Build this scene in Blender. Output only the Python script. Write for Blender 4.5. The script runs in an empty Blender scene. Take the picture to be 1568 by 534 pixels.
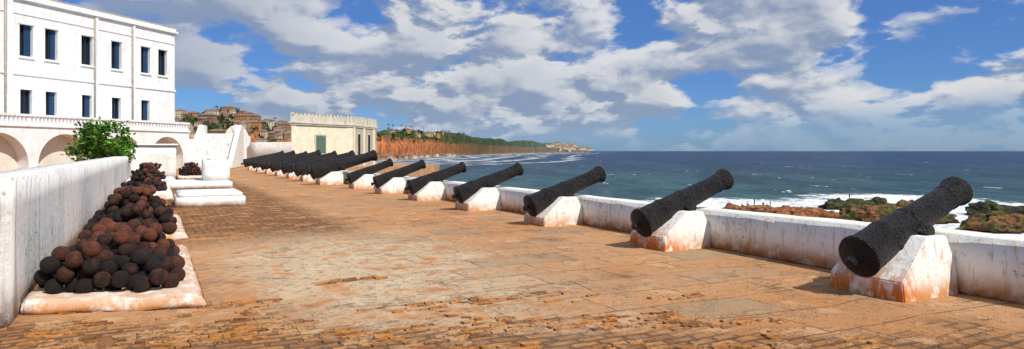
import bpy, bmesh, math, random
from mathutils import Vector, noise, Matrix
random.seed(7)
S=bpy.context.scene
S.view_settings.view_transform='Standard'
S.view_settings.look='None'
S.view_settings.exposure=0
SEA=-14.0

# ------------------------------------------------------------ node helpers
class T:
    def __init__(s,tree):
        s.t=tree
    def n(s,typ,props=None,**ins):
        nd=s.t.nodes.new(typ)
        if props:
            for k,v in props.items(): setattr(nd,k,v)
        for k,v in ins.items():
            key=int(k[1:]) if k[0]=='i' and k[1:].isdigit() else k.replace('_',' ')
            s.set(nd.inputs[key],v)
        return nd
    def set(s,inp,v):
        if isinstance(v,bpy.types.NodeSocket): s.t.links.new(v,inp)
        elif isinstance(v,bpy.types.Node): s.t.links.new(v.outputs[0],inp)
        else:
            if isinstance(v,(tuple,list)) and len(v)==3 and inp.type=='RGBA': v=(*v,1)
            inp.default_value=v
    def math(s,op,a,b=0.0,c=0.0,clamp=False):
        return s.n('ShaderNodeMath',dict(operation=op,use_clamp=clamp),i0=a,i1=b,i2=c).outputs[0]
    def mix(s,f,a,b,mode='MIX'):
        nd=s.n('ShaderNodeMix',dict(data_type='RGBA',blend_type=mode))
        s.set(nd.inputs[0],f); s.set(nd.inputs[6],a); s.set(nd.inputs[7],b)
        return nd.outputs[2]
    def ramp(s,v,lo,hi,a=0.0,b=1.0):
        return s.n('ShaderNodeMapRange',dict(interpolation_type='SMOOTHSTEP'),i0=v,i1=lo,i2=hi,i3=a,i4=b).outputs[0]
    def noise(s,vec,scale,detail=6,rough=.55,dist=0):
        return s.n('ShaderNodeTexNoise',Vector=vec,Scale=scale,Detail=float(detail),Roughness=rough,Distortion=float(dist)).outputs[0]
    def mapv(s,vec,scale=(1,1,1),rot=(0,0,0),loc=(0,0,0)):
        return s.n('ShaderNodeMapping',Vector=vec,Scale=scale,Rotation=rot,Location=loc).outputs[0]
    def pos(s): return s.n('ShaderNodeNewGeometry').outputs['Position']
    def sep(s,v):
        return s.n('ShaderNodeSeparateXYZ',Vector=v).outputs

def new_mat(name):
    m=bpy.data.materials.new(name); m.use_nodes=True
    b=m.node_tree.nodes['Principled BSDF']
    return m,T(m.node_tree),b
def finish(t,b,col,rough=.85,bump=None,strength=.4,dist=.02,spec=.3):
    t.set(b.inputs['Base Color'],col); t.set(b.inputs['Roughness'],rough)
    b.inputs['Specular IOR Level'].default_value=spec
    if bump is not None:
        bn=t.n('ShaderNodeBump',Strength=strength,Distance=dist,Height=bump)
        t.t.links.new(bn.outputs[0],b.inputs['Normal'])

def whitewash(name,base=(.80,.79,.76),stain=.5,streak=.5,grime=.5,rust=0,stain_col=(.33,.31,.27),breech=0,peel=.0,gcol=(.42,.23,.11),gh=.30):
    m,t,b=new_mat(name); p=t.pos()
    z=t.sep(p)[2]
    n1=t.noise(p,1.3,6,.6); n2=t.noise(p,14,4,.6)
    col=t.mix(t.ramp(n1,.42,.74,0,.35*stain+.08),base,(base[0]*.74,base[1]*.72,base[2]*.68))
    sn=t.noise(t.mapv(p,(3.5,3.5,.35)),1.5,5,.65)
    col=t.mix(t.ramp(sn,.52,.72,0,streak),col,stain_col)
    sp=t.math('MULTIPLY',t.ramp(n2,.54,.68),t.ramp(n1,.46,.60))
    col=t.mix(t.math('MULTIPLY',sp,stain),col,(.30,.27,.21))
    if peel:
        pn=t.noise(p,4.5,7,.72)
        col=t.mix(t.ramp(pn,.60,.65,0,peel),col,(.38,.30,.21))
    g=t.math('MULTIPLY',t.ramp(z,.0,gh,1,0),t.ramp(t.noise(p,5,4,.6),.28,.58))
    col=t.mix(t.math('MULTIPLY',g,grime),col,gcol)
    if rust:
        rn=t.noise(t.mapv(p,(6,6,.9)),2.0,5,.6)
        col=t.mix(t.ramp(rn,.58,.66,0,rust),col,(.55,.22,.05))
    if breech:
        oc=t.sep(t.n('ShaderNodeTexCoord').outputs['Object'])
        ex=t.ramp(oc[0],7.46,7.85,1,0); lowz=t.ramp(oc[2],.0,.5,1,.25)
        rn=t.ramp(t.noise(t.mapv(p,(4,4,2.0)),2.0,6,.68),.42,.56)
        col=t.mix(t.math('MULTIPLY',t.math('MULTIPLY',ex,lowz),t.math('MULTIPLY',rn,breech)),col,(.55,.15,.012))
    hb=t.math('ADD',t.noise(p,9,5,.6),t.math('MULTIPLY',t.noise(p,60,2,.6),.35))
    finish(t,b,col,.9,hb,.5,.03,.2)
    return m
def simple(name,a,b_,scale=5,rough=.8,bump=.3,spec=.3,dist=.02,lo=.35,hi=.65):
    m,t,b=new_mat(name); p=t.pos()
    n=t.noise(p,scale,5,.6)
    finish(t,b,t.mix(t.ramp(n,lo,hi),a,b_),rough,t.noise(p,scale*4,4,.6),bump,dist,spec)
    return m

# ------------------------------------------------------------ mesh helpers
def link(ob,parent=None):
    S.collection.objects.link(ob)
    if parent: ob.parent=parent
    return ob
def mesh_obj(name,verts,faces,mat=None,parent=None,smooth=False):
    me=bpy.data.meshes.new(name); me.from_pydata(verts,[],faces); me.update()
    if smooth:
        for p in me.polygons: p.use_smooth=True
    if mat: me.materials.append(mat)
    return link(bpy.data.objects.new(name,me),parent)
def bm_obj(name,bm,mat=None,parent=None,smooth=False):
    me=bpy.data.meshes.new(name); bm.normal_update(); bm.to_mesh(me); bm.free()
    if smooth:
        for p in me.polygons: p.use_smooth=True
    if mat:
        for q in (mat if isinstance(mat,list) else [mat]): me.materials.append(q)
    return link(bpy.data.objects.new(name,me),parent)
def empty(name,loc=(0,0,0),rz=0,parent=None):
    e=bpy.data.objects.new(name,None); e.location=loc; e.rotation_euler=(0,0,rz); e.empty_display_size=.3
    return link(e,parent)
def bm_box(bm,x0,x1,y0,y1,z0,z1,M=None):
    r=bmesh.ops.create_cube(bm,size=1)['verts']
    for v in r:
        v.co=Vector((x0+(v.co.x+.5)*(x1-x0),y0+(v.co.y+.5)*(y1-y0),z0+(v.co.z+.5)*(z1-z0)))
        if M: v.co=M@v.co
    return r
def roughen(bm,step,amp,fr=1.5,bev=.03):
    if bev: bmesh.ops.bevel(bm,geom=bm.edges[:],offset=bev,segments=2,affect='EDGES')
    lo=[min(v.co[i] for v in bm.verts) for i in range(3)]; hi=[max(v.co[i] for v in bm.verts) for i in range(3)]
    for a in range(3):
        n=int((hi[a]-lo[a])/step)
        for k in range(1,n+1):
            co=[0,0,0]; co[a]=lo[a]+(hi[a]-lo[a])*k/(n+1)
            no=[0,0,0]; no[a]=1
            bmesh.ops.bisect_plane(bm,geom=bm.verts[:]+bm.edges[:]+bm.faces[:],plane_co=co,plane_no=no)
    for v in bm.verts:
        d=noise.noise_vector(v.co*fr)*amp+noise.noise_vector(v.co*fr*4)*amp*.35
        v.co+=d
def rbox(name,x0,x1,y0,y1,z0,z1,mat,parent=None,step=.4,amp=.012,bev=.03,fr=1.5):
    bm=bmesh.new(); bm_box(bm,x0,x1,y0,y1,z0,z1); roughen(bm,step,amp,fr,bev)
    return bm_obj(name,bm,mat,parent,True)

# ------------------------------------------------------------ materials
M_white=whitewash('whitewash',(.80,.79,.76),.5,.25,.6,peel=.35)
M_wall=whitewash('whitewash_weathered',(.74,.735,.72),.9,.85,.9,peel=.65,gcol=(.28,.20,.14),gh=.5)
M_parapet=whitewash('whitewash_parapet',(.80,.78,.73),.85,.45,1.0,.6,(.46,.40,.31),peel=.55,gcol=(.50,.23,.08),gh=.34)
M_carr=whitewash('whitewash_carriage',(.83,.81,.76),.5,.2,.9,.5,(.55,.42,.28),breech=.6,peel=.35,gcol=(.50,.23,.08))
M_carr1=whitewash('whitewash_carriage_rusty',(.83,.81,.76),.5,.2,1.0,.6,(.55,.42,.28),breech=1.0,peel=.35,gcol=(.52,.22,.06))
M_fac=whitewash('whitewash_facade',(.79,.795,.80),.6,.4,0,peel=.25,stain_col=(.45,.43,.40))
M_ochre=whitewash('cream_limewash',(.80,.73,.56),.9,.45,0,0,(.38,.33,.25),peel=.6)
M_gray=whitewash('grey_limewash_and_shade',(.46,.42,.35),1,.8,0,0,(.2,.18,.15))  # its dark tone also gives the guard house side a painted shade
M_cream=whitewash('cream_plaster',(.70,.66,.58),.7,.3,0,peel=.4)
M_stain=whitewash('stained_parapet',(.62,.57,.48),1,.8,0,0,(.2,.18,.15))
M_dark=simple('dark_interior',(.006,.007,.01),(.012,.014,.02),2)
M_blue=simple('blue_shutter_paint',(.015,.05,.12),(.02,.065,.14),6,.5)
M_green=simple('green_shutter_paint',(.10,.17,.13),(.15,.21,.16),6,.6)
M_pipe=simple('drain_pipe_metal',(.30,.27,.23),(.42,.38,.33),4,.7)

def ground_mat():
    m,t,b=new_mat('terrace_stone'); p=t.pos(); s=t.sep(p); x,y=s[0],s[1]
    wob=t.n('ShaderNodeTexNoise',Vector=p,Scale=.7,Detail=4.0).outputs['Color']
    pv=t.n('ShaderNodeVectorMath',dict(operation='ADD'),i0=p,i1=t.n('ShaderNodeVectorMath',dict(operation='SCALE'),i0=wob,Scale=.35).outputs[0]).outputs[0]
    nA=t.noise(p,.35,4,.6); nB=t.noise(p,1.7,7,.70); nC=t.noise(p,7,7,.78); nD=t.noise(p,40,3,.6)
    nE=t.noise(t.mapv(p,(1,1,1),loc=(31,7,0)),.8,7,.72)
    col=t.mix(t.ramp(nA,.38,.62),(.54,.285,.135),(.48,.215,.08))
    col=t.mix(t.ramp(nB,.48,.64,0,.75),col,(.60,.385,.215))
    col=t.mix(t.ramp(nC,.51,.66,0,.6),col,(.31,.13,.05))
    col=t.mix(t.ramp(nE,.53,.65,0,.65),col,(.27,.145,.08))
    col=t.mix(t.math('MULTIPLY',t.ramp(nE,.30,.42,1,0),.6),col,(.62,.34,.145))
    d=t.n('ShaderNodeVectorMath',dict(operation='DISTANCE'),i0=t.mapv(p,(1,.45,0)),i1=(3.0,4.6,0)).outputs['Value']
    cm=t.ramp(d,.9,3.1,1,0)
    cem=t.math('MULTIPLY',cm,t.ramp(nB,.38,.52))
    col=t.mix(t.math('MULTIPLY',cem,.85),col,(.63,.51,.35))
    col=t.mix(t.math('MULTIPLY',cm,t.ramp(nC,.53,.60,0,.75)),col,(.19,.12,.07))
    br=t.n('ShaderNodeTexBrick',dict(offset=.37,squash=1.3,squash_frequency=3),Vector=t.mapv(pv,(1,1,1),(0,0,math.radians(2))),Color1=(.0,.0,.0,1),Color2=(1,1,1,1),Mortar=(.5,.5,.5,1),Scale=1.0,Mortar_Size=.012,Mortar_Smooth=.35,Bias=0.0,Brick_Width=1.2,Row_Height=.78)
    slab=t.ramp(t.math('ADD',x,t.math('MULTIPLY',nA,5.0)),4.9,7.2)
    col=t.mix(t.math('MULTIPLY',slab,t.math('MULTIPLY',br.outputs['Color'],.48)),col,(.40,.235,.125))
    col=t.mix(t.math('MULTIPLY',slab,t.ramp(br.outputs['Color'],.84,.96,0,.5)),col,(.31,.265,.175))
    mort=t.math('MULTIPLY',slab,t.math('MULTIPLY',br.outputs['Fac'],t.ramp(nB,.40,.56,.2,1)))
    col=t.mix(t.math('MULTIPLY',mort,.85),col,(.13,.06,.03))
    bk=t.n('ShaderNodeTexBrick',dict(offset=.5),Vector=pv,Color1=(0,0,0,1),Color2=(1,1,1,1),Mortar=(0,0,0,1),Scale=1.0,Mortar_Size=.026,Mortar_Smooth=.3,Bias=0.0,Brick_Width=.30,Row_Height=.14)
    near=t.ramp(t.math('ADD',t.math('ADD',y,t.math('MULTIPLY',x,.60)),t.math('MULTIPLY',nB,2.4)),8.4,9.0,1,0)
    far=t.math('MULTIPLY',t.math('MULTIPLY',t.ramp(y,12,16),t.ramp(t.math('ADD',x,t.math('MULTIPLY',nB,2.0)),4.5,5.4,1,0)),t.ramp(nB,.38,.50))
    far=t.math('MULTIPLY',far,t.ramp(y,46,60,1,.2))
    mid=t.math('MULTIPLY',t.ramp(nB,.54,.59),t.ramp(nE,.50,.58))
    msk=t.math('MAXIMUM',t.math('MAXIMUM',t.math('MULTIPLY',near,.85),far),t.math('MULTIPLY',mid,.65))
    bcol=t.mix(t.ramp(nC,.4,.6),(.52,.24,.06),(.29,.13,.045))
    bcol=t.mix(bk.outputs['Color'],bcol,(.18,.085,.04))
    bcol=t.mix(bk.outputs['Fac'],bcol,(.05,.026,.016))
    col=t.mix(t.math('MULTIPLY',msk,.85),col,bcol)
    col=t.mix(t.ramp(nD,.52,.75,0,.4),col,(.19,.095,.045))
    h=t.math('ADD',t.math('MULTIPLY',nC,.8),t.math('MULTIPLY',nD,.25))
    h=t.math('SUBTRACT',h,t.math('MULTIPLY',mort,.6))
    h=t.math('SUBTRACT',h,t.math('MULTIPLY',t.math('MULTIPLY',bk.outputs['Fac'],msk),.9))
    h=t.math('ADD',h,t.math('MULTIPLY',t.ramp(nB,.5,.56),.35))
    finish(t,b,col,.9,h,.85,.05,.2)
    return m
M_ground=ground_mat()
def brick_mat():
    m,t,b=new_mat('old_brick'); p=t.pos()
    a=t.n('ShaderNodeAttribute',dict(attribute_name='rnd')).outputs['Fac']
    col=t.mix(t.ramp(a,.0,1.0),(.20,.09,.04),(.54,.22,.05))
    col=t.mix(t.ramp(t.noise(p,2.2,6,.75),.46,.58,0,.85),col,(.50,.30,.155))
    col=t.mix(t.ramp(t.noise(p,14,5,.75),.48,.62,0,.75),col,(.12,.06,.03))
    finish(t,b,col,.9,t.noise(p,35,4,.6),.9,.03,.2)
    return m
M_brick=brick_mat()
def cannon_mat():
    m,t,b=new_mat('tarred_iron'); p=t.pos()
    n=t.noise(p,5,7,.75); n2=t.noise(p,22,5,.75); n3=t.noise(p,60,3,.7)
    vo=t.n('ShaderNodeTexVoronoi',dict(feature='F1'),Vector=p,Scale=26.0).outputs['Distance']
    col=t.mix(t.ramp(n,.42,.66),(.0035,.0036,.0042),(.012,.0105,.010))
    col=t.mix(t.ramp(n2,.57,.66,0,.7),col,(.042,.023,.016))
    col=t.mix(t.math('MULTIPLY',t.ramp(n3,.58,.68),t.ramp(n,.46,.58)),col,(.14,.050,.020))
    h=t.math('ADD',t.noise(p,12,6,.75),t.math('MULTIPLY',n2,.8))
    h=t.math('ADD',h,t.math('MULTIPLY',t.ramp(vo,.0,.5),.6))
    finish(t,b,col,t.ramp(n,.35,.65,.32,.60),h,1.0,.05,.38)
    return m
M_cannon=cannon_mat()
def ball_mat():
    m,t,b=new_mat('rusty_iron_shot'); p=t.pos()
    a=t.n('ShaderNodeAttribute',dict(attribute_name='rnd')).outputs['Fac']
    n=t.noise(p,12,6,.75)
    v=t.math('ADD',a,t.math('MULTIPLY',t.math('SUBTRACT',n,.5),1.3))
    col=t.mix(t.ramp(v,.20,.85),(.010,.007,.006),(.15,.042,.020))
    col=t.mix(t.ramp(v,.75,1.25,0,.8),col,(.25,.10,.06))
    col=t.mix(t.ramp(t.noise(p,45,3,.7),.53,.66,0,.7),col,(.018,.010,.008))
    finish(t,b,col,.72,t.noise(p,30,5,.75),1.0,.03,.3)
    return m
M_ball=ball_mat()

# ------------------------------------------------------------ terrace ground
def offx(Y):
    L=[(5,0),(9.4,.20),(13.5,.30),(18,.40),(22.5,.46),(27,.46),(31,.46),(36,.3),(45,.15),(70,.1)]
    if Y<=5: return 0
    for (a,p),(b_,q) in zip(L[:-1],L[1:]):
        if a<=Y<=b_: return p+(q-p)*(Y-a)/(b_-a)
    return L[-1][1]
def platform():
    out=[(-60,-12),(9.25,-12),(9.4,5),(9.7,12),(9.7,40),(9.7,60),(12,68),(30,76),(30,100),(18,106),(-60,110)]
    bm=bmesh.new()
    top=[bm.verts.new((x,y,0)) for x,y in out]; bot=[bm.verts.new((x,y,SEA-2)) for x,y in out]
    bm.faces.new(top)
    n=len(out)
    for i in range(n): bm.faces.new((top[(i+1)%n],top[i],bot[i],bot[(i+1)%n]))
    bmesh.ops.recalc_face_normals(bm,faces=bm.faces[:])
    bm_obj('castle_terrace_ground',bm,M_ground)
platform()
def bricks():
    bm=bmesh.new(); vals=[]
    y=3.6
    while y<9.4:
        x=-1.1+random.random()*.2
        while x<5.6:
            L=random.uniform(.11,.25); W=random.uniform(.045,.062)
            yb=7.95-.60*x
            f=noise.fractal(Vector((x*.8,y*1.5,3)),1,2,4)
            f2=noise.noise(Vector((x*3,y*6,9)))
            v=(yb-y)*.36+f*1.7+f2*.6
            if v>.16 and random.random()<.86:
                h=random.uniform(.002,.022); r=random.uniform(-.06,.06)
                M=Matrix.Translation((x+L/2,y+random.uniform(-.01,.01)+noise.noise(Vector((x*.7,y*.3,0)))*.14,0))@Matrix.Rotation(r,4,'Z')@Matrix.Rotation(random.uniform(-.06,.06),4,'Y')
                vs=bm_box(bm,-L/2+.006,L/2-.006,-W/2,W/2,-.05,h,M)
                for q in vs: q.co+=Vector((random.uniform(-1,1),random.uniform(-1,1),random.uniform(-.4,.4)))*.009
                rv=random.random(); vals+= [rv]*8
            x+=L
        y+=.080
    me=bpy.data.meshes.new('brick_paving'); bm.to_mesh(me); bm.free()
    at=me.attributes.new('rnd','FLOAT','POINT'); at.data.foreach_set('value',vals)
    me.materials.append(M_brick); link(bpy.data.objects.new('brick_paving',me))
bricks()

def parapet():
    bm=bmesh.new()
    bm_box(bm,8.48,9.12,-11.5,66,-.02,.69); roughen(bm,.6,.018,1.3,.04)
    for v in bm.verts:
        v.co.x+=offx(v.co.y)
        if v.co.y>5: v.co.z*=1-.10*min(1,(v.co.y-5)/5)
    bm_obj('sea_parapet_wall',bm,M_parapet,None,True)
parapet()
rbox('boundary_wall',-1.92,-1.25,8.1,45.2,-.02,1.42,M_wall,None,.35,.016,.03,1.2)
pb=rbox('white_pillar_block',-1.45,1.1,45,47.5,-.02,2.0,M_white,None,.6,.015,.04)
rbox('pillar_coping',-1.6,1.22,44.88,47.6,2.0,2.12,M_white,pb,.6,.01,.03)

# ------------------------------------------------------------ cannons
PROF=[(-.085,0),(-.082,.018),(-.068,.03),(-.052,.03),(-.04,.018),(-.03,.016),(-.022,.04),(-.014,.08),(-.004,.105),(0,.118),(.003,.122),(.024,.122),(.028,.113),(.22,.107),(.225,.112),(.245,.112),(.25,.104),(.45,.096),(.455,.100),(.473,.100),(.478,.092),(.86,.075),(.865,.080),(.88,.080),(.885,.074),(.915,.075),(.94,.083),(.965,.094),(.985,.095),(.998,.088),(1,.078),(1,.045),(.86,.043),(.86,0)]
def barrel_mesh(name,L,rs,seed):
    pts=[]
    for i,(a,r) in enumerate(PROF[:-1]):
        a2,r2=PROF[i+1]; k=max(1,int((a2-a)*L/.035))
        for j in range(k): pts.append((a+(a2-a)*j/k,r+(r2-r)*j/k))
    pts.append(PROF[-1])
    N=40; vs=[];fs=[]
    for a,r in pts:
        for k in range(N):
            th=2*math.pi*k/N
            rr=r*L*rs; v=Vector((a*L,math.cos(th)*rr,math.sin(th)*rr))
            if r>0:
                q=v+Vector((seed*7,0,0))
                f=1+.030*noise.fractal(q*5,1,2,4)+.010*noise.noise(q*22)
                v.y*=f; v.z*=f; v.x+=.006*noise.noise(v*8+Vector((0,seed,0)))
            vs.append(v)
    for i in range(len(pts)-1):
        for k in range(N):
            a=i*N+k;b=i*N+(k+1)%N
            fs.append((a,b,b+N,a+N))
    for sgn in (-1,1):
        b0=len(vs)
        for e,off in enumerate((.06,.145)):
            for k in range(14):
                th=2*math.pi*k/14
                vs.append(Vector((.44*L+math.cos(th)*.042*L*rs,sgn*off*L*rs,math.sin(th)*.042*L*rs-.02*L)))
        for k in range(14):
            fs.append((b0+k,b0+(k+1)%14,b0+14+(k+1)%14,b0+14+k))
        fs.append(tuple(b0+14+k for k in range(14)))
    me=bpy.data.meshes.new(name); me.from_pydata(vs,[],fs)
    for p in me.polygons: p.use_smooth=True
    me.materials.append(M_cannon); me.update()
    bm=bmesh.new(); bm.from_mesh(me); bmesh.ops.recalc_face_normals(bm,faces=bm.faces[:]); bm.to_mesh(me); bm.free()
    return me
def carriage(parent,W,prof,mat=None):
    bm=bmesh.new()
    a=[bm.verts.new((x,-W/2,z)) for x,z in prof]; b=[bm.verts.new((x,W/2,z)) for x,z in prof]
    n=len(prof)
    for i in range(n): bm.faces.new((a[i],a[(i+1)%n],b[(i+1)%n],b[i]))
    bm.faces.new(a[::-1]); bm.faces.new(b)
    for v in bm.verts: v.co.y*=1-.22*max(0,v.co.z)
    bmesh.ops.recalc_face_normals(bm,faces=bm.faces[:])
    roughen(bm,.22,.006,2.5,.014)
    return bm_obj('masonry_carriage',bm,mat or M_carr,parent,False)
small_Y=[5.22,9.5,13.7,18.1,22.5,26.6,30.8]
for i,Y in enumerate(small_Y):
    e=empty('cannon',(offx(Y),Y,0),0)
    me=barrel_mesh('barrel',2.13+.03*(i>0),1.0,i+1)
    o=link(bpy.data.objects.new('barrel',me),e)
    ang=math.radians(20.2+random.uniform(-1.2,1.2)*(i>0))
    o.location=(7.31,random.uniform(-.03,.03)*(i>0),.455-.02*(i>0)); o.rotation_euler=(random.random()*.4,-ang,math.radians(random.uniform(-2.5,2.5)*(i>0)))
    h=.69-.05*(i>0)
    carriage(e,.98,[(7.42,-.02),(8.47,-.02),(8.47,.36),(8.34,h),(7.97,h),(7.42,.20+random.uniform(-.03,.05))],M_carr1 if i<2 else M_carr)
big_Y=[35.2,39.6,44.1,48.8,53.6,58.7,64.3]
for i,Y in enumerate(big_Y):
    e=empty('cannon',(0,Y,0),0)
    me=barrel_mesh('barrel',3.45,.92,i+11)
    o=link(bpy.data.objects.new('barrel',me),e)
    o.location=(6.98,0,.62); o.rotation_euler=(random.random()*.4,-math.radians(14.5+random.uniform(-1,1)),math.radians(random.uniform(-1.5,1.5)))
    carriage(e,1.1,[(7.3,-.02),(8.47,-.02),(8.47,.5),(8.36,.66),(7.9,.64),(7.3,.25)])

# ------------------------------------------------------------ cannonball piles (dropped and settled)
def balls(name,x0,x1,y0,y1,count,zb,sub,r=.095,hmax=.75,peak=.5,skew=0):
    G={}; cell=2.2*r; P=[]
    def zat(x,y):
        z=zb+r; ci,cj=int(x//cell),int(y//cell)
        for a in (-1,0,1):
            for b_ in (-1,0,1):
                for (px,py,pz) in G.get((ci+a,cj+b_),()):
                    d2=(x-px)**2+(y-py)**2
                    if d2<4*r*r: z=max(z,pz+math.sqrt(4*r*r-d2)*.97)
        return z
    cx,cy=(x0+x1)/2,y0+(y1-y0)*peak
    def cl_(x,y):
        x=min(x1,max(x0,x)); lo=y0+skew*(x1-x)/(x1-x0)
        return x,min(y1,max(lo,y))
    for k in range(count):
        if k<count*.5: x,y=cl_(random.uniform(x0,x1),random.uniform(y0,y1)); it=30
        else:
            x,y=cl_(random.gauss(cx,(x1-x0)*.17),random.gauss(cy,(y1-y0)*.22)); it=6
        z=zat(x,y)
        for q in range(it+10):
            th=random.uniform(0,6.28); st=r*random.uniform(.15,.6) if q<it else r*.18
            nx,ny=cl_(x+math.cos(th)*st,y+math.sin(th)*st); nz=zat(nx,ny)
            if nz<z: x,y,z=nx,ny,nz
        if z>zb+hmax: continue
        G.setdefault((int(x//cell),int(y//cell)),[]).append((x,y,z)); P.append((x,y,z))
    bm=bmesh.new(); vals=[]
    for (x,y,z) in P:
        p=Vector((x,y,z)); rr=r*random.uniform(.93,1.02)
        res=bmesh.ops.create_icosphere(bm,subdivisions=sub,radius=rr)['verts']
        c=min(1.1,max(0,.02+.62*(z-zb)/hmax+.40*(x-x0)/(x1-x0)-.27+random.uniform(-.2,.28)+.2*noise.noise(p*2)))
        for v in res:
            d=v.co.copy(); v.co=p+d*(1+.035*noise.noise((p+d)*14))
        vals+=[c]*len(res)
    me=bpy.data.meshes.new(name); bm.to_mesh(me); bm.free()
    for q in me.polygons: q.use_smooth=True
    at=me.attributes.new('rnd','FLOAT','POINT'); at.data.foreach_set('value',vals)
    me.materials.append(M_ball); return link(bpy.data.objects.new(name,me))
def plinth(name,x0,x1,y0,y1,h,parent,skew=0):
    bm=bmesh.new(); bm_box(bm,x0,x1,y0,y1,-.02,h)
    for v in bm.verts:
        if v.co.y<(y0+y1)/2 and v.co.x<(x0+x1)/2: v.co.y+=skew
        if v.co.z<0: v.co.x+= .08 if v.co.x>(x0+x1)/2 else 0; v.co.y+= -.08 if v.co.y<(y0+y1)/2 else .05
    roughen(bm,.14,.028,2.2,.03)
    return bm_obj(name,bm,M_parapet,parent,True)
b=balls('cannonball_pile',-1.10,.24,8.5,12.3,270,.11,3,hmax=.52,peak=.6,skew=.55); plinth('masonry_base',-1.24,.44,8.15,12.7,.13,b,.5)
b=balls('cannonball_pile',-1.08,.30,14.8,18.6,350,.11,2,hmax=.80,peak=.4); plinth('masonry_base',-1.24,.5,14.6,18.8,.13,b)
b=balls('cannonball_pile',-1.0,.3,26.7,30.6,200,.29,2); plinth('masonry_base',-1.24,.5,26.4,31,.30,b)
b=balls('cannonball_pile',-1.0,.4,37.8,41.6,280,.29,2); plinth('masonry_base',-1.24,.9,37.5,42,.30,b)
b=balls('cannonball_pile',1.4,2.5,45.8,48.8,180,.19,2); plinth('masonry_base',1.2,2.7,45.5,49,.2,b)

e=empty('white_stepped_plinth',(0,0,0))
rbox('lower_step',.55,2.5,22.7,25.3,-.02,.30,M_white,e,.3,.006,.02)
rbox('upper_step',.62,2.42,22.78,25.2,.302,.42,M_white,e,.3,.006,.02)
e=empty('white_tomb_monument',(0,0,0))
rbox('base_slab',.3,3.1,33.2,36.6,-.02,.32,M_white,e,.4,.008,.02)
rbox('upright_block',1.98,3.12,34.6,35.9,.322,1.28,M_white,e,.4,.008,.025)
rbox('cap',2.2,2.9,34.8,35.7,1.28,1.36,M_white,e,.4,.006,.02)

# ------------------------------------------------------------ castle building (left)
D=Vector((.687,.727,0)); D.normalize(); Nn=Vector((D.y,-D.x,0))
def frame(origin):
    M=Matrix.Identity(4)
    ax=-D; ay=-Nn
    for r in range(3):
        M[r][0]=ax[r]; M[r][1]=ay[r]; M[r][2]=(0,0,1)[r]; M[r][3]=origin[r]
    return M
def wall_open(name,M,x0,x1,z0,z1,ops,depth,mat,parent,matback):
    xs=sorted({x0,x1,*[o[0] for o in ops],*[o[1] for o in ops]}); zs=sorted({z0,z1,*[o[2] for o in ops],*[o[3] for o in ops]})
    bm=bmesh.new()
    def q(pts,mi=0):
        f=bm.faces.new([bm.verts.new(M@Vector(p)) for p in pts]); f.material_index=mi
    for i in range(len(xs)-1):
        for j in range(len(zs)-1):
            cx=(xs[i]+xs[i+1])/2; cz=(zs[j]+zs[j+1])/2
            if any(o[0]<cx<o[1] and o[2]<cz<o[3] for o in ops): continue
            q([(xs[i],0,zs[j]),(xs[i+1],0,zs[j]),(xs[i+1],0,zs[j+1]),(xs[i],0,zs[j+1])])
    for a,b_,c,d in ops:
        q([(a,0,c),(a,depth,c),(a,depth,d),(a,0,d)]); q([(b_,0,c),(b_,depth,c),(b_,depth,d),(b_,0,d)])
        q([(a,0,c),(b_,0,c),(b_,depth,c),(a,depth,c)]); q([(a,0,d),(b_,0,d),(b_,depth,d),(a,depth,d)])
        q([(a,depth,c),(b_,depth,c),(b_,depth,d),(a,depth,d)],1)
    bmesh.ops.remove_doubles(bm,verts=bm.verts[:],dist=.0005)
    bmesh.ops.recalc_face_normals(bm,faces=bm.faces[:])
    return bm_obj(name,bm,[mat,matback],parent)
def mbox(name,M,x0,x1,y0,y1,z0,z1,mat,parent):
    bm=bmesh.new(); bm_box(bm,x0,x1,y0,y1,z0,z1,M); bmesh.ops.recalc_face_normals(bm,faces=bm.faces[:])
    return bm_obj(name,bm,mat,parent)
castle=empty('castle_building')
MF=frame(Vector((1.88,82.5,0)))
cen=[1.7,4.0,7.6,10.9,14.5,16.8,20.4,23.6,27]
ops=[(c-.60,c+.60,9.7,12.4) for c in cen]+[(c-.54,c+.54,4.7,6.9) for c in cen[1:]]
wall_open('facade_wall',MF,0,30,0,14.4,ops,.45,M_fac,castle,M_dark)
bm=bmesh.new()
bm_box(bm,0.004,29.99,.55,13,0,14.3,MF); bmesh.ops.recalc_face_normals(bm,faces=bm.faces[:]); bm_obj('building_core',bm,M_fac,castle)
mbox('side_wall',MF,-.002,.44,.002,.56,0,14.38,M_fac,castle)
mbox('cornice',MF,-.25,30,-.25,13.2,14.4,14.62,M_fac,castle)
mbox('roof_parapet',MF,-.1,30,-.08,13,14.62,14.95,M_fac,castle)
mbox('roof_edge_stain',MF,-.14,30,-.12,13.04,14.95,15.04,M_gray,castle)
mbox('string_course',MF,-.08,30,-.10,.0,8.1,8.3,M_fac,castle)
mbox('lower_string_course',MF,-.06,30,-.07,.0,13.2,13.3,M_fac,castle)
bm=bmesh.new()
for c in cen:
    bm_box(bm,c-.72,c+.72,-.12,-.0,9.52,9.7,MF)
    bm_box(bm,c-.68,c+.68,-.07,-.0,12.4,12.55,MF)
for c in cen[1:]: bm_box(bm,c-.66,c+.66,-.10,-.0,4.55,4.7,MF)
bmesh.ops.recalc_face_normals(bm,faces=bm.faces[:]); bm_obj('window_sills',bm,M_fac,castle)
bm=bmesh.new()
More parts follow.
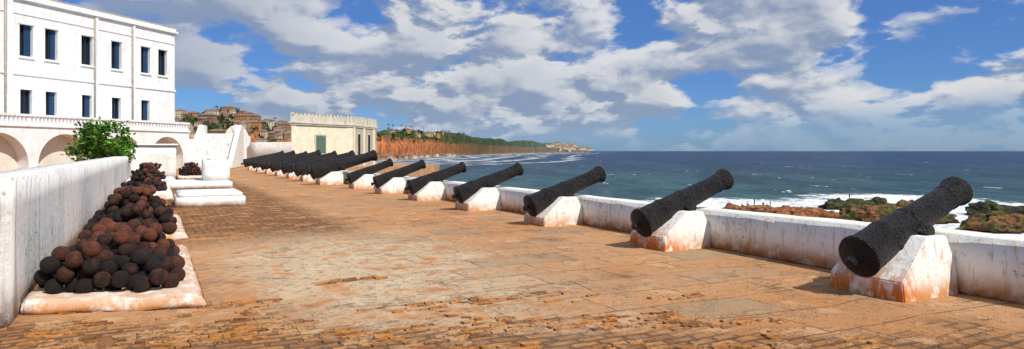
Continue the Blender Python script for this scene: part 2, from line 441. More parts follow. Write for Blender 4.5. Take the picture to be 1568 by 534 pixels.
for k,c in enumerate(cen):
    for z0,z1,w in ((9.7,12.4,.60),(4.7,6.9,.54)):
        if z0<5 and k==0: continue
        if (k*7+int(z0))%3==0: sides=[(c-w,c-w+.12)]
        else: sides=[(c-w,c-.04),(c+.35,c+w)] if k%2 else [(c-w,c-w+.45)]
        for a,b_ in sides:
            bm_box(bm,a,b_,.3,.34,z0+.01,z1-.01,MF)
            zz=z0+.15
            while zz<z1-.15:
                bm_box(bm,a+.04,b_-.04,.28,.3,zz,zz+.06,MF); zz+=.12
        bm_box(bm,c-.02,c+.02,.27,.31,z0,z1,MF)
bmesh.ops.recalc_face_normals(bm,faces=bm.faces[:]); bm_obj('window_shutters',bm,M_blue,castle)
bm=bmesh.new()
for s_,w in ((5.55,.13),(9.9,.13),(18.3,.25)):
    bm_box(bm,s_-w,s_+w,-.14,0,3.5,14.4,MF)
bmesh.ops.recalc_face_normals(bm,faces=bm.faces[:]); bm_obj('facade_pilasters',bm,M_fac,castle)
bm=bmesh.new()
for s_ in (5.75,10.15,18.7):
    bmesh.ops.create_cone(bm,cap_ends=True,segments=10,radius1=.08,radius2=.08,depth=10.6,matrix=MF@Matrix.Translation((s_,-.12,8.9)))
bm_obj('drain_pipes',bm,M_pipe,castle,True)
MA=frame(Vector((2.91,72.9,0)))
def arcade():
    bm=bmesh.new()
    def q(pts,mi=0):
        f=bm.faces.new([bm.verts.new(MA@Vector(p)) for p in pts]); f.material_index=mi
    zt=3.5; dep=1.1
    prev=0.0
    arches=[(.75,4.75)]+[(5.45+k*5.4,10.1+k*5.4) for k in range(5)]
    for a,b_ in arches:
        q([(prev,0,0),(a,0,0),(a,0,zt),(prev,0,zt)])
        r=(b_-a)/2; c=(a+b_)/2; sp=3.02-r
        pts=[(a,0),(a,sp)]+[(c-r*math.cos(math.pi*k/24),sp+r*math.sin(math.pi*k/24)) for k in range(1,24)]+[(b_,sp),(b_,0)]
        for (xa,za),(xb,zb) in zip(pts[:-1],pts[1:]):
            if xb-xa>1e-5: q([(xa,0,za),(xb,0,zb),(xb,0,zt),(xa,0,zt)])
            q([(xa,0,za),(xb,0,zb),(xb,dep,zb),(xa,dep,za)])
        q([(a,dep,0),(b_,dep,0),(b_,dep,3.3),(a,dep,3.3)],1)
        prev=b_
    q([(prev,0,0),(40,0,0),(40,0,zt),(prev,0,zt)])
    q([(0,0,0),(0,7.4,0),(0,7.4,zt),(0,0,zt)])
    q([(0,0,zt),(40,0,zt),(40,7.4,zt),(0,7.4,zt)])
    bmesh.ops.remove_doubles(bm,verts=bm.verts[:],dist=.001)
    bmesh.ops.recalc_face_normals(bm,faces=bm.faces[:])
    bm_obj('arcade_wall',bm,[M_fac,M_cream],castle)
arcade()
mbox('terrace_edge_moulding',MA,-.12,40,-.12,.4,3.5,3.62,M_fac,castle)
mbox('balustrade_base',MA,0,40,-.02,.3,3.62,3.78,M_fac,castle)
mbox('balustrade_rail',MA,-.05,40,-.05,.33,4.26,4.42,M_fac,castle)
bm=bmesh.new(); x=.1; k=0
while x<34:
    w=.30 if k%12==0 else .15
    bm_box(bm,x,x+w,.04,.22,3.78,4.26,MA); x+=w+.17; k+=1
bmesh.ops.recalc_face_normals(bm,faces=bm.faces[:]); bm_obj('balusters',bm,M_fac,castle)

def stairs():
    e=empty('white_staircase',(3.9,70.6,0),math.radians(-12))
    bm=bmesh.new(); n=20; W=3.2
    for i in range(n):
        bm_box(bm,-.9,W-.9,i*.34,n*.34+1.5,i*.175+.001*i,(i+1)*.175)
    bm_obj('steps',bm,M_wall,e)
    def sidewall(x0,x1,name,zadd=.9):
        bm=bmesh.new()
        pr=[(-.5,0),(-.5,.75),(0,.9),(n*.34,n*.175+zadd),(n*.34+2.5,n*.175+zadd),(n*.34+2.5,0)]
        a=[bm.verts.new((x0,y,z)) for y,z in pr]; c=[bm.verts.new((x1,y,z)) for y,z in pr]
        m=len(pr)
        for i in range(m): bm.faces.new((a[i],a[(i+1)%m],c[(i+1)%m],c[i]))
        bm.faces.new(a[::-1]); bm.faces.new(c); bmesh.ops.recalc_face_normals(bm,faces=bm.faces[:])
        bmesh.ops.bevel(bm,geom=bm.edges[:],offset=.05,segments=2,affect='EDGES')
        bm_obj(name,bm,M_white,e,False)
    sidewall(W-.9,W-.45,'stair_wall_sea_side'); sidewall(-1.35,-.9,'stair_wall_inner')
stairs()
e=empty('white_gatehouse',(0,0,0))
def gate():
    o=Vector((8.2,102,0)); d=Vector((1,-.25,0)).normalized()
    bm=bmesh.new(); W=3.6
    outer=[(0,0),(0,3.6),(.35,3.9),(.6,4.6),(1.1,5.1),(1.8,5.35),(2.5,5.1),(3.0,4.6),(3.25,3.9),(W,3.6),(W,0)]
    inner=[(2.75,0),(2.75,2.1)]+[(1.8+.95*math.cos(math.pi*k/12),2.1+.95*math.sin(math.pi*k/12)) for k in range(1,12)]+[(.85,2.1),(.85,0)]
    poly=outer+inner
    n=Vector((-d.y,d.x,0))
    a=[bm.verts.new(o+d*x+Vector((0,0,z))) for x,z in poly]; c=[bm.verts.new(o+d*x+Vector((0,0,z))+n*1.0) for x,z in poly]
    m=len(poly)
    bm.faces.new(a); bm.faces.new(c[::-1])
    for i in range(m): bm.faces.new((a[i],c[i],c[(i+1)%m],a[(i+1)%m]))
    bmesh.ops.triangulate(bm,faces=[f for f in bm.faces if len(f.verts)>4])
    bmesh.ops.recalc_face_normals(bm,faces=bm.faces[:])
    bm_obj('arched_gate_wall',bm,M_white,e)
    bm=bmesh.new(); bm_box(bm,8.6,11.4,103.4,103.6,0,3.4); bm_obj('gate_back',bm,M_gray,e)
gate()
def angled_wall(name,p0,p1,h,th,mat,step=1.5):
    d=Vector((p1[0]-p0[0],p1[1]-p0[1],0)); L=d.length; a=math.atan2(d.y,d.x)
    bm=bmesh.new(); bm_box(bm,0,L,-th/2,th/2,-.02,h); roughen(bm,step,.03,.8,.05)
    o=bm_obj(name,bm,mat,None,True); o.location=(p0[0],p0[1],0); o.rotation_euler=(0,0,a); return o
angled_wall('courtyard_wall',(11.7,100.8),(19,92),2.9,.5,M_parapet)
angled_wall('courtyard_wall',(3.2,101),(8.2,102.2),3.3,.5,M_white)
angled_wall('courtyard_wall',(9.2,66),(12.1,70.3),1.0,.5,M_parapet)

# ------------------------------------------------------------ guard house on the bastion
def house():
    e=empty('bastion_guard_house')
    P=[(12.0,70.4),(19.4,75.2),(24.0,81.7),(20.5,88),(14.6,83.5)]
    cx=sum(p[0] for p in P)/5; cy=sum(p[1] for p in P)/5
    def ring(off): 
        return [(cx+(x-cx)*(1+off),cy+(y-cy)*(1+off)) for x,y in P]
    def prism(name,off,z0,z1,mat):
        bm=bmesh.new(); r=ring(off)
        a=[bm.verts.new((x,y,z0)) for x,y in r]; c=[bm.verts.new((x,y,z1)) for x,y in r]
        for i in range(5): bm.faces.new((a[i],a[(i+1)%5],c[(i+1)%5],c[i]))
        bm.faces.new(a[::-1]); bm.faces.new(c); bmesh.ops.recalc_face_normals(bm,faces=bm.faces[:])
        return bm_obj(name,bm,mat,e)
    prism('walls',0,0,4.35,M_ochre)
    prism('cornice_lower',.035,4.35,4.5,M_ochre); prism('cornice_upper',.055,4.5,4.62,M_stain)
    prism('roof_parapet',.015,4.62,5.35,M_stain)
    bm=bmesh.new(); r=ring(.012)
    for i in range(5):
        p=Vector((*r[i],0)); q=Vector((*r[(i+1)%5],0)); L=(q-p).length; d=(q-p)/L; a=math.atan2(d.y,d.x)
        k=.15
        while k<L-.3:
            M=Matrix.Translation(p+d*k)@Matrix.Rotation(a,4,'Z')
            bm_box(bm,0,random.uniform(.28,.38),-.02,.30,5.35,5.35+random.uniform(.12,.24),M); k+=.52
    bm_obj('merlons',bm,M_stain,e)
    def face_box(i,s0,s1,z0,z1,off,th,mat,name):
        p=Vector((*P[i],0)); q=Vector((*P[(i+1)%5],0)); d=(q-p).normalized(); a=math.atan2(d.y,d.x)
        bm=bmesh.new(); bm_box(bm,s0,s1,-off-th,-off,z0,z1,Matrix.Translation(p)@Matrix.Rotation(a,4,'Z'))
        bm_obj(name,bm,mat,e)
    face_box(0,3.15,4.75,1.35,3.45,0,.08,M_stain,'window_frame')
    face_box(0,3.28,3.93,1.48,3.32,.08,.04,M_green,'shutter_left'); face_box(0,3.97,4.62,1.48,3.32,.08,.04,M_green,'shutter_right')
    for k in range(11):
        z=1.56+k*.15
        face_box(0,3.34,3.88,z,z+.06,.12,.03,M_green,'louvre'); face_box(0,4.02,4.56,z,z+.06,.12,.03,M_green,'louvre')
    face_box(1,.02,7.9,0,4.34,0,.03,M_gray,'side_shade_render')  # shade of this face put into its colour as a darker grey
    face_box(1,1.3,2.2,1.0,3.7,.03,.06,M_stain,'side_opening_frame'); face_box(1,1.42,2.08,1.1,3.6,.09,.03,M_dark,'side_opening')
    face_box(1,4.6,5.5,1.0,3.7,.03,.06,M_stain,'side_opening_frame'); face_box(1,4.72,5.38,1.1,3.6,.09,.03,M_dark,'side_opening')
    for s in (.02,3.2,6.6): face_box(1,s,s+.5,0,4.33,.03,.08,M_ochre,'side_pilaster')
    face_box(0,7.9,8.75,0,4.34,0,.05,M_ochre,'corner_pilaster')
    face_box(0,.02,.6,0,4.34,0,.05,M_ochre,'corner_pilaster')
house()

# ------------------------------------------------------------ shrub behind the wall
def shrub():
    m,t,b=new_mat('shrub_leaf'); a=t.n('ShaderNodeAttribute',dict(attribute_name='rnd')).outputs['Fac']
    finish(t,b,t.mix(a,(.03,.11,.015),(.17,.36,.04)),.5,None)
    mb=simple('shrub_bark',(.09,.06,.04),(.14,.1,.07),8)
    e=empty('leafy_shrub',(-2.45,41.5,0)); vs=[];fs=[];vals=[]
    cl=[]
    for k in range(64):
        th=random.uniform(0,6.28); r=random.random()**.5*1.4; z=random.uniform(.9,2.85)
        k2=1-abs(z-1.6)/1.7*.5
        cl.append(Vector((math.cos(th)*r*k2,math.sin(th)*r*k2,z+.25*random.random())))
    for c in cl:
        cv=random.uniform(0,.5)
        for j in range(48):
            p=c+Vector((random.gauss(0,.16),random.gauss(0,.16),random.gauss(0,.15)))
            d=Vector((random.gauss(0,1),random.gauss(0,1),random.gauss(.3,.6))).normalized(); s=d.cross(Vector((random.random(),random.random(),random.random()))).normalized()
            L=random.uniform(.15,.30); w=L*.32; b0=len(vs)
            vs+=[p,p+d*L*.5+s*w,p+d*L,p+d*L*.5-s*w]; fs.append((b0,b0+1,b0+2,b0+3)); v=min(1,cv+random.uniform(0,.5)); vals+=[v]*4
    o=mesh_obj('leaves',vs,fs,m,e); at=o.data.attributes.new('rnd','FLOAT','POINT'); at.data.foreach_set('value',vals)
    bm=bmesh.new()
    for c in cl[::3]:
        d=c; q=d.to_track_quat('Z','Y')
        bmesh.ops.create_cone(bm,segments=6,radius1=.04,radius2=.01,depth=d.length,matrix=Matrix.Translation(d/2)@q.to_matrix().to_4x4())
    bm_obj('stems',bm,mb,e)
shrub()

# ------------------------------------------------------------ sea
def sea():
    m,t,b=new_mat('sea_water'); p=t.pos()
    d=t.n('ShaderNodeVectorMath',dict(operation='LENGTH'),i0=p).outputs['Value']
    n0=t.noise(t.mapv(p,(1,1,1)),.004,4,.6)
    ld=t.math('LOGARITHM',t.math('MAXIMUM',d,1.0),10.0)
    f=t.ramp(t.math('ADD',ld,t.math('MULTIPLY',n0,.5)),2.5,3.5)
    rot=t.mapv(p,(1,1,1),(0,0,math.radians(30)))
    nw=t.noise(t.mapv(rot,(1,.30,1)),.09,8,.7)
    nw2=t.noise(t.mapv(rot,(1,.35,1)),.7,5,.7)
    nw3=t.noise(t.mapv(rot,(1,.2,1)),.018,6,.65)
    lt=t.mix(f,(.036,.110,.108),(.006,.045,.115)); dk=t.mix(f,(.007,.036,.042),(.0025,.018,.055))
    w=t.math('ADD',t.math('MULTIPLY',nw,.5),t.math('ADD',t.math('MULTIPLY',nw2,.3),t.math('MULTIPLY',nw3,.4)))
    col=t.mix(t.ramp(w,.51,.67),lt,dk)
    cap=t.math('MULTIPLY',t.ramp(nw,.615,.655),t.ramp(nw2,.42,.56))
    cap=t.math('MULTIPLY',cap,t.ramp(t.noise(p,.016,4,.55),.47,.57))
    foam=None
    for (cx,cy),r in zip([(150,102),(185,128),(150,70),(120,132),(205,95),(150,150),(135,100),(215,140)],[54,44,48,38,46,42,42,42]):
        dd=t.n('ShaderNodeVectorMath',dict(operation='DISTANCE'),i0=p,i1=(cx,cy,SEA)).outputs['Value']
        g=t.ramp(dd,r*.35,r,1,0); foam=g if foam is None else t.math('MAXIMUM',foam,g)
    fn=t.noise(p,.11,9,.78,1.4)
    foam=t.ramp(t.math('ADD',fn,t.math('MULTIPLY',foam,.30)),.66,.75)
    foam=t.math('MULTIPLY',foam,t.ramp(t.noise(p,1.1,5,.7),.32,.52,.4,1))
    tot=t.math('MAXIMUM',cap,foam)
    col=t.mix(tot,col,(.86,.88,.89))
    h=t.math('ADD',t.math('MULTIPLY',nw,1.4),t.math('MULTIPLY',nw2,.5))
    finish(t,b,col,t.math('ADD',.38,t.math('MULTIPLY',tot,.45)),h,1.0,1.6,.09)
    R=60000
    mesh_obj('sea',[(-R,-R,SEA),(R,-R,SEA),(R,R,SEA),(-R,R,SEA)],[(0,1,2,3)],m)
sea()

# ------------------------------------------------------------ rocks
def rock_mat(name,a,b_,c):
    m,t,b=new_mat(name); p=t.pos(); z=t.sep(p)[2]
    n=t.noise(p,.30,6,.7); n2=t.noise(t.mapv(p,(1,1,2)),.9,7,.75)
    col=t.mix(t.ramp(n,.44,.56),a,b_); col=t.mix(t.ramp(n2,.47,.60,0,.92),col,c)
    col=t.mix(t.ramp(z,SEA+.1,SEA+.8,1,0),col,(.012,.010,.008))
    finish(t,b,col,.8,t.math('ADD',n2,n),1.0,.9,.3); return m
MR1=rock_mat('orange_rock',(.50,.20,.07),(.32,.13,.05),(.11,.055,.03))
MR2=rock_mat('weedy_rock',(.30,.13,.05),(.12,.13,.025),(.022,.017,.013))
MR3=rock_mat('dark_rock',(.035,.028,.022),(.09,.10,.026),(.012,.010,.009))
def rock(x,y,sx,sy,sz,rot,mat,seed,lumps=6):
    bm=bmesh.new()
    random.seed(seed)
    for k in range(lumps):
        r=bmesh.ops.create_icosphere(bm,subdivisions=5,radius=1)['verts']
        if k==0: ox=oy=0; f=.8
        else: ox=random.uniform(-.85,.85); oy=random.uniform(-.7,.7); f=random.uniform(.25,.5)
        zf=random.uniform(.7,1.25)
        for v in r:
            c=v.co.copy()
            q=c+Vector((k*3.1,seed,0))
            n=noise.fractal(q*1.5,1,2.1,6)*.42+(noise.ridged_multi_fractal(q*1.6,1,2,5,1,2)-1)*.17
            c=c*(1+n)
            v.co=Vector(((c.x*f+ox)*sx,(c.y*f+oy)*sy,c.z*sz*zf*(.45+.55*f)))
    o=bm_obj('shore_rock',bm,mat,None,False); o.location=(x,y,SEA); o.rotation_euler=(0,0,rot); return o
ra=-math.radians(27.6)
rock(138,128,6.5,4,2.2,ra,MR1,1); rock(134,111,8.5,4.5,2.4,ra,MR1,2); rock(170,122,9,4.5,3.0,ra,MR3,3)
rock(147,94,12,6,4.2,ra-.1,MR2,4,8); rock(152,73,12,5,3.8,ra,MR2,5,8); rock(183,93,9,4,2.8,ra,MR3,6)
rock(170,77,8,4,3.2,ra,MR3,12,6); rock(196,76,8,4,2.6,ra,MR3,15,5)

def person(x,y,z,sit,rot,shirt):
    j={'hip':(0,0,.9),'chest':(0,.02,1.3),'neck':(0,.02,1.47),'head':(0,.0,1.62),'top':(0,0,1.72),
       'sl':(.18,0,1.4),'el':(.25,-.05,1.12),'hl':(.22,-.2,.92),'sr':(-.18,0,1.4),'er':(-.26,-.02,1.12),'hr':(-.25,-.12,.88),
       'pl':(.1,0,.86),'kl':(.12,-.04,.48),'al':(.12,0,.08),'fl':(.13,-.16,.04),'pr':(-.1,0,.86),'kr':(-.13,-.02,.48),'ar':(-.13,.03,.08),'fr':(-.14,-.14,.04)}
    if sit:
        for k,v in list(j.items()):
            if k in('kl','kr'): j[k]=(v[0]*1.4,-.42,.50)
            elif k in('al','ar'): j[k]=(v[0]*1.2,-.40,.08)
            elif k in('fl','fr'): j[k]=(v[0]*1.2,-.58,.04)
            elif k in ('hl','hr'): j[k]=(v[0],-.36,v[2]-.40)
            else: j[k]=(v[0],v[1]-.03,v[2]-.70)
    rad=dict(hip=.15,chest=.16,neck=.06,head=.10,top=.07,sl=.065,el=.045,hl=.035,sr=.065,er=.045,hr=.035,pl=.09,kl=.065,al=.04,fl=.04,pr=.09,kr=.065,ar=.04,fr=.04)
    E=[('hip','chest'),('chest','neck'),('neck','head'),('head','top'),('chest','sl'),('sl','el'),('el','hl'),('chest','sr'),('sr','er'),('er','hr'),('hip','pl'),('pl','kl'),('kl','al'),('al','fl'),('hip','pr'),('pr','kr'),('kr','ar'),('ar','fr')]
    ks=list(j); me=bpy.data.meshes.new('person'); me.from_pydata([j[k] for k in ks],[(ks.index(a),ks.index(b)) for a,b in E],[])
    o=link(bpy.data.objects.new('person',me)); o.location=(x,y,z); o.rotation_euler=(0,0,rot)
    o.modifiers.new('skin','SKIN')
    if not me.skin_vertices: 
        bm=bmesh.new(); bm.from_mesh(me); bm.verts.layers.skin.verify(); bm.to_mesh(me); bm.free()
    sv=me.skin_vertices[0].data
    for i,k in enumerate(ks): sv[i].radius=(rad[k],rad[k]); sv[i].use_root=(i==0)
    ss=o.modifiers.new('sub','SUBSURF'); ss.levels=1; ss.render_levels=1
    m,t,b=new_mat('clothes_and_skin'); z_=t.sep(t.n('ShaderNodeTexCoord').outputs['Object'])[2]
    off=-.7 if sit else 0
    c=t.mix(t.math('GREATER_THAN',z_,.92+off),(.03,.035,.06),shirt); c=t.mix(t.math('GREATER_THAN',z_,1.46+off),c,(.07,.035,.02)); c=t.mix(t.math('GREATER_THAN',z_,1.66+off),c,(.01,.01,.01))
    finish(t,b,c,.8); me.materials.append(m)
PEOPLE=[(134.5,129,1,.4,(.05,.05,.07)),(136,128.6,1,.9,(.35,.08,.06)),(138,128,0,.2,(.05,.06,.1)),(140,127,1,-.5,(.08,.07,.06)),(141.5,126,0,.5,(.06,.06,.08)),(168,122.5,0,.1,(.04,.04,.05))]

# ------------------------------------------------------------ coast, hills and distant town
SH=[(-22,801),(38,792),(110,845),(191,949),(322,1095),(522,1453),(881,2078),(1534,3033),(2655,4477),(4242,6245)]
RG=[(-41,1149,41),(52,1100,47),(103,1074,50),(216,1128,36),(403,1312,44),(662,1741,48),(1126,2457,48),(2002,3693,66),(3114,5142,60),(4638,6827,14)]
def lerp(a,b,f): return a+(b-a)*f
def cat(L,s):
    i=min(len(L)-2,max(0,int(s))); f=s-i
    p=[L[max(0,i-1)],L[i],L[i+1],L[min(len(L)-1,i+2)]]
    return [0.5*(2*p[1][k]+(p[2][k]-p[0][k])*f+(2*p[0][k]-5*p[1][k]+4*p[2][k]-p[3][k])*f*f+(3*p[1][k]-p[0][k]-3*p[2][k]+p[3][k])*f**3) for k in range(len(p[0]))]
PR=[(0,-16,0),(.10,-12.3,0),(.16,-11,0),(.20,-10,.02),(.235,0,.30),(.34,0,.40),(.6,0,.72),(.85,0,.95),(1,0,1.0),(1.3,0,.9),(1.8,0,.5),(4,0,.4)]
def terr(s,t):
    a=cat(SH,s); r=cat(RG,s)
    x=lerp(a[0],r[0],t); y=lerp(a[1],r[1],t)
    f=0;i=0
    for i in range(len(PR)-1):
        if PR[i][0]<=t<=PR[i+1][0]:
            f=(t-PR[i][0])/(PR[i+1][0]-PR[i][0]); break
    zz=lerp(PR[i][1],PR[i+1][1],f)+lerp(PR[i][2],PR[i+1][2],f)*r[2]
    w=min(1,max(0,(t-.16)/.12)); sc=1/(60+s*s*7)
    n=noise.fractal(Vector((x*sc,y*sc,1)),1,2,6)
    zz+=w*(n*.46*r[2])*(.45+.55*min(1,t*1.2))
    return Vector((x,y,zz))
def coast():
    NS,NT=380,66; vs=[];fs=[]
    for i in range(NS+1):
        s=i/NS*9
        for j in range(NT+1):
            t=(j/NT)**1.5*1.8
            wob=.09*noise.fractal(Vector((s*9,t*4,2)),1,2,4)
            vs.append(terr(s,max(0,t+wob*(t>.05))))
    for i in range(NS):
        for j in range(NT):
            a=i*(NT+1)+j; fs.append((a,a+NT+1,a+NT+2,a+1))
    m,t,b=new_mat('coastal_land'); g=t.n('ShaderNodeNewGeometry'); p=g.outputs['Position']; z=t.sep(p)[2]; nz=t.sep(g.outputs['Normal'])[2]
    n=t.noise(p,.010,7,.7); n2=t.noise(p,.06,6,.7); n4=t.noise(p,.0045,5,.6)
    green=t.mix(t.ramp(n2,.42,.58),(.012,.032,.008),(.045,.085,.02))
    green=t.mix(t.ramp(n,.50,.62,0,.65),green,(.11,.13,.04))
    red=t.mix(t.ramp(n2,.42,.58),(.50,.16,.05),(.20,.08,.035))
    msk=t.ramp(t.math('ADD',t.math('ABSOLUTE',nz),t.math('MULTIPLY',t.math('SUBTRACT',n,.5),1.5)),.76,.88,1,0)
    msk=t.math('MULTIPLY',msk,t.ramp(z,22,34,1,.1))
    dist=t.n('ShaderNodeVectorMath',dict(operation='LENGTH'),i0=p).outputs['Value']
    msk=t.math('MULTIPLY',msk,t.ramp(t.math('ADD',dist,t.math('MULTIPLY',n4,900.0)),2000,3200,1,.35))
    msk=t.math('MULTIPLY',msk,t.ramp(n4,.34,.48,.35,1))
    col=t.mix(msk,green,red)
    col=t.mix(t.ramp(z,-12,-9.5,1,0),col,t.mix(n2,(.24,.16,.10),(.36,.26,.17)))
    col=t.mix(t.ramp(dist,1400,9000,.03,.45),col,(.13,.19,.27))  # bluish haze painted into the land colour, stronger with distance
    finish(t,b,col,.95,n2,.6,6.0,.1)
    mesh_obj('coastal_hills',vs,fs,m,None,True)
coast()
def surf():
    m=simple('surf_foam',(.80,.82,.83),(.62,.67,.68),.05,.8)
    vs=[];fs=[]
    for off,w in ((10,30),(50,28),(95,28),(150,32),(215,24),(290,17)):
        prev=None; s=2.0
        while s<8.2:
            a=cat(SH,s); b_=cat(SH,s+.02); d=Vector((b_[0]-a[0],b_[1]-a[1],0)).normalized(); n=Vector((d.y,-d.x,0))
            q=noise.fractal(Vector((s*14,off,0)),1,2,5); w2=w*(.18+q*1.7)*(1+s*.03)
            c=Vector((a[0],a[1],SEA+.15))+n*(off*(.6+.12*s)+30*noise.noise(Vector((s*4,off*.3,5)))+10*noise.noise(Vector((s*30,off,5))))
            if w2>1.2:
                vs+=[c-n*w2*random.uniform(.6,1.1),c+n*w2*random.uniform(.5,1)]; i=len(vs)-2
                if prev is not None: fs.append((prev,prev+1,i+1,i))
                prev=i
            else: prev=None
            s+=.006
    mesh_obj('surf',vs,fs,m)
surf()
def town():
    mats=[simple('town_wall_cream',(.55,.48,.36),(.42,.36,.26),.3),simple('town_wall_brown',(.32,.19,.11),(.22,.13,.08),.3),simple('town_wall_orange',(.50,.22,.08),(.38,.17,.08),.3),simple('town_roof_rust',(.15,.09,.06),(.24,.17,.13),.3),simple('town_window_dark',(.03,.03,.03),(.04,.04,.04),.3)]
    bm=bmesh.new(); random.seed(11)
    def hs(s,t,w,d,h,mi,rot):
        p=terr(s,t); M=Matrix.Translation(p)@Matrix.Rotation(rot,4,'Z')
        def add(*a,mi=0):
            vs=bm_box(bm,*a,M)
            for f in {f for v in vs for f in v.link_faces}: f.material_index=mi
        add(-w/2,w/2,-d/2,d/2,-4,h,mi=mi)
        if s<4.5:
            k=-w/2+1.5
            while k<w/2-1.5:
                z=1.0
                while z<h-1.5:
                    add(k,k+1.1,-d/2-.06,-d/2,z,z+1.4,mi=4); z+=3
                k+=2.8
        r=[M@Vector(q) for q in ((-w/2-.6,-d/2-.6,h),(w/2+.6,-d/2-.6,h),(w/2+.6,d/2+.6,h),(-w/2-.6,d/2+.6,h),(-w/4,0,h+d*.28),(w/4,0,h+d*.28))]
        v=[bm.verts.new(q) for q in r]
        for f in ((0,1,5,4),(1,2,5),(2,3,4,5),(3,0,4)):
            bm.faces.new([v[i] for i in f]).material_index=3
    for k in range(120):
        s=random.uniform(.7,3.6); t=random.uniform(.24,1.05)
        hs(s,t,random.uniform(8,20),random.uniform(7,11),random.choice([3.5,4,6.5,7,9.5]),random.choice([0,0,1,1,2]),random.uniform(-.6,.3))
    for k in range(45):
        s=random.uniform(3.6,6.0); t=random.uniform(.12,.18)
        hs(s,t,random.uniform(8,18),random.uniform(6,10),random.uniform(3,5),random.choice([0,1,1]),random.uniform(-.8,.2))
    for k in range(10):
        s=random.uniform(3.9,5.4); t=random.uniform(.7,1)
        hs(s,t,random.uniform(8,16),random.uniform(6,10),random.uniform(5,8),random.choice([0,2]),random.uniform(-.8,.2))
    for k in range(90):
        s=random.uniform(7.9,9); t=random.uniform(.2,.9)
        hs(s,t,random.uniform(25,60),random.uniform(20,30),random.uniform(9,20),random.choice([0,0,2]),random.uniform(-.8,.2))
    bmesh.ops.recalc_face_normals(bm,faces=bm.faces[:])
    bm_obj('distant_hillside_town',bm,mats)
town()
def distant_trees():
    m,t,b=new_mat('distant_foliage'); p=t.pos(); n=t.noise(p,.25,5,.7)
    finish(t,b,t.mix(t.ramp(n,.4,.6),(.012,.032,.008),(.05,.09,.022)),.8,None)
    random.seed(21); vs=[];fs=[]
    for k in range(1200):
        s=random.uniform(.7,5.9); tt=random.uniform(.36,1.1)
        if noise.noise(Vector((s*5,tt*4,8)))<-.06: continue
        c=terr(s,tt); R=random.uniform(1.8,4.2); H=R*random.uniform(.8,1.5)
        for j in range(22):
            th=random.uniform(0,6.28); u=random.random()**.5; ph=random.uniform(0,1)
            q=c+Vector((math.cos(th)*R*u*math.sqrt(1-ph*ph*.8),math.sin(th)*R*u,H*(.25+ph)))
            a=Vector((random.gauss(0,1),random.gauss(0,1),random.gauss(0,1))).normalized(); d=a.orthogonal().normalized(); e2=a.cross(d); r=R*random.uniform(.22,.42); b0=len(vs)
            vs+=[q+d*r,q+e2*r,q-d*r,q-e2*r*.8]; fs.append((b0,b0+1,b0+2,b0+3))
    mesh_obj('distant_trees',vs,fs,m)
distant_trees()
def palms():
    ml=simple('palm_frond',(.03,.07,.015),(.06,.11,.025),.5); mt=simple('palm_trunk',(.12,.09,.06),(.18,.14,.1),.5)
    random.seed(5)
    for s,t in ((4.05,1.0),(4.15,.95),(4.3,1.02),(4.42,.9),(4.55,1.0),(4.85,.95),(1.5,.9),(2.6,.95)):
        p=terr(s,t); e=empty('palm_tree',p); H=random.uniform(12,17); lean=Vector((random.uniform(-1.5,1.5),random.uniform(-1,1),0))
        bm=bmesh.new(); rings=[]
        for k in range(8):
            f=k/7; c=lean*f*f+Vector((0,0,H*f-.5)); r=.4-.2*f
            rings.append([bm.verts.new(c+Vector((math.cos(a)*r,math.sin(a)*r,0))) for a in [i*math.pi/3 for i in range(6)]])
        for k in range(7):
            for i in range(6): bm.faces.new((rings[k][i],rings[k][(i+1)%6],rings[k+1][(i+1)%6],rings[k+1][i]))
        bm_obj('trunk',bm,mt,e)
        bm=bmesh.new(); top=lean+Vector((0,0,H-.5))
        for a in range(13):
            th=a*2.4; d=Vector((math.cos(th),math.sin(th),0)); up=random.uniform(-.1,.9); sd=Vector((-d.y,d.x,0)); pr=None
            for k in range(7):
                f=k/6; c=top+d*3.6*f+Vector((0,0,up*2.6*f-3.4*f*f)); w=.5*math.sin(math.pi*(.12+.86*f))
                q=(bm.verts.new(c-sd*w-Vector((0,0,w*.5))),bm.verts.new(c),bm.verts.new(c+sd*w-Vector((0,0,w*.5))))
                if pr: bm.faces.new((pr[0],pr[1],q[1],q[0])); bm.faces.new((pr[1],pr[2],q[2],q[1]))
                pr=q
        bm_obj('fronds',bm,ml,e)
palms()
bpy.context.view_layer.update()
dg=bpy.context.evaluated_depsgraph_get()
HP=[]
for x,y,sit,rot,sh in PEOPLE:
    hit,loc,*_=S.ray_cast(dg,Vector((x,y,0)),Vector((0,0,-1)))
    HP.append((x,y,(loc.z if hit else SEA)-.02,sit,rot,sh))
for a in HP:
    if a[2]>SEA+.3: person(*a)
print('people z',[round(a[2],2) for a in HP])

# ------------------------------------------------------------ light
sd=Vector((.30,-.75,0)).normalized(); el=math.radians(48)
sv=Vector((sd.x*math.cos(el),sd.y*math.cos(el),math.sin(el)))
L=bpy.data.lights.new('sun','SUN'); L.energy=4.9; L.angle=math.radians(.5); L.color=(1,.95,.87)
lo=link(bpy.data.objects.new('sun',L)); lo.rotation_euler=sv.to_track_quat('Z','Y').to_euler(); lo.location=(0,-20,40)

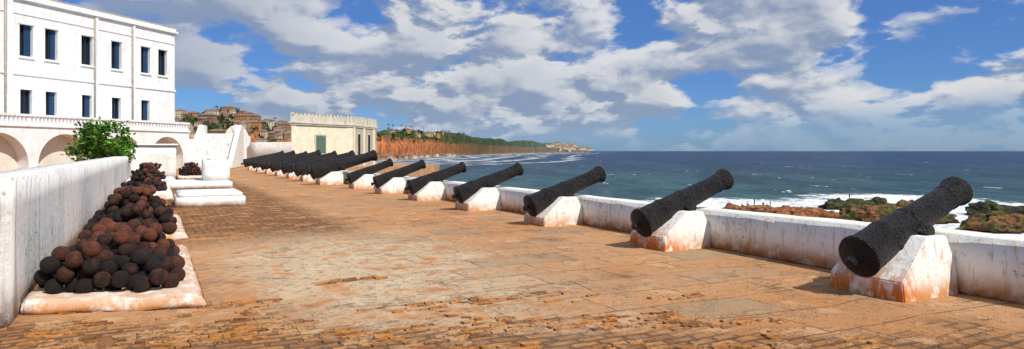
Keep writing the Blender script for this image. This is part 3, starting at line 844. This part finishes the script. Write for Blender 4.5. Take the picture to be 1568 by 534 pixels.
W=bpy.data.worlds.new('World'); S.world=W; W.use_nodes=True
t=T(W.node_tree); bg=W.node_tree.nodes['Background']; bg.inputs['Strength'].default_value=.1
sky=t.n('ShaderNodeTexSky',dict(sky_type='NISHITA',sun_disc=False,sun_elevation=el,sun_rotation=math.atan2(sd.x,sd.y),air_density=1.0,dust_density=.3,ozone_density=3.0))
gen=t.n('ShaderNodeTexCoord').outputs['Generated']; sx=t.sep(gen)
zp=t.math('MAXIMUM',sx[2],0.0)
def cl(dz,dr,sc,det,rough):
    z2=t.math('ADD',zp,dz)
    k=t.math('ADD',t.math('MULTIPLY',z2,1.2),.62)
    v=t.n('ShaderNodeCombineXYZ',X=t.math('ADD',t.math('DIVIDE',sx[0],k),dr),Y=t.math('DIVIDE',sx[1],k),Z=t.math('DIVIDE',t.math('MULTIPLY',z2,1.7),k)).outputs[0]
    return t.noise(v,sc,det,rough,.15)
def dens_at(dz,dr):
    a=cl(dz,dr,2.6,2,.5); b_=cl(dz,dr,7.5,7,.55)
    bb=t.math('ABSOLUTE',t.math('SUBTRACT',b_,.5))
    return t.math('ADD',t.math('MULTIPLY',a,.50),t.math('SUBTRACT',t.math('MULTIPLY',b_,.50),t.math('MULTIPLY',bb,.22)))
n1=dens_at(0,0); n2=dens_at(.016,.02)
dr=t.n('ShaderNodeVectorMath',dict(operation='DOT_PRODUCT'),i0=gen,i1=(.886,-.463,0)).outputs['Value']
thr=t.math('ADD',.445,t.math('MULTIPLY',t.ramp(dr,.25,.60,0,1),t.ramp(zp,.12,.22,.0,.015)))
thr=t.math('SUBTRACT',thr,t.ramp(dr,.15,.5,0,.025))
rel=t.math('SUBTRACT',n1,thr)
dens=t.ramp(rel,-.035,.045)
dens=t.math('MULTIPLY',dens,t.ramp(t.math('SUBTRACT',zp,t.math('MULTIPLY',t.math('MAXIMUM',dr,0.0),.08)),-.01,.035,.35,1))
lit=t.ramp(t.math('SUBTRACT',n1,n2),-.035,.045)
lit=t.math('MULTIPLY',lit,t.ramp(dr,-.58,-.15,.25,1))
cc=t.mix(lit,(2.6,3.3,4.7),(7.6,7.6,7.6))
cc=t.mix(t.ramp(rel,.03,.16,0,.35),cc,(3.0,3.6,4.7))
cc=t.mix(t.ramp(zp,0,.08,.55,0),cc,(2.9,4.1,6.0))
skyc=t.mix(1.0,sky.outputs[0],(.40,.66,1.10),'MULTIPLY')
skyc=t.mix(t.ramp(zp,0,.25,.2,.6),skyc,(.85,2.0,5.2))
full=t.mix(t.math('MULTIPLY',dens,.92),skyc,cc)
t.set(bg.inputs['Color'],full)

# ------------------------------------------------------------ camera
cd=bpy.data.cameras.new('camera'); co=link(bpy.data.objects.new('camera',cd))
co.location=(0,0,1.7); co.rotation_euler=(math.radians(90),0,-math.radians(27.6))
cd.sensor_width=36; cd.lens=24; cd.shift_y=-36/1568; cd.clip_end=100000; cd.clip_start=.05
S.camera=co
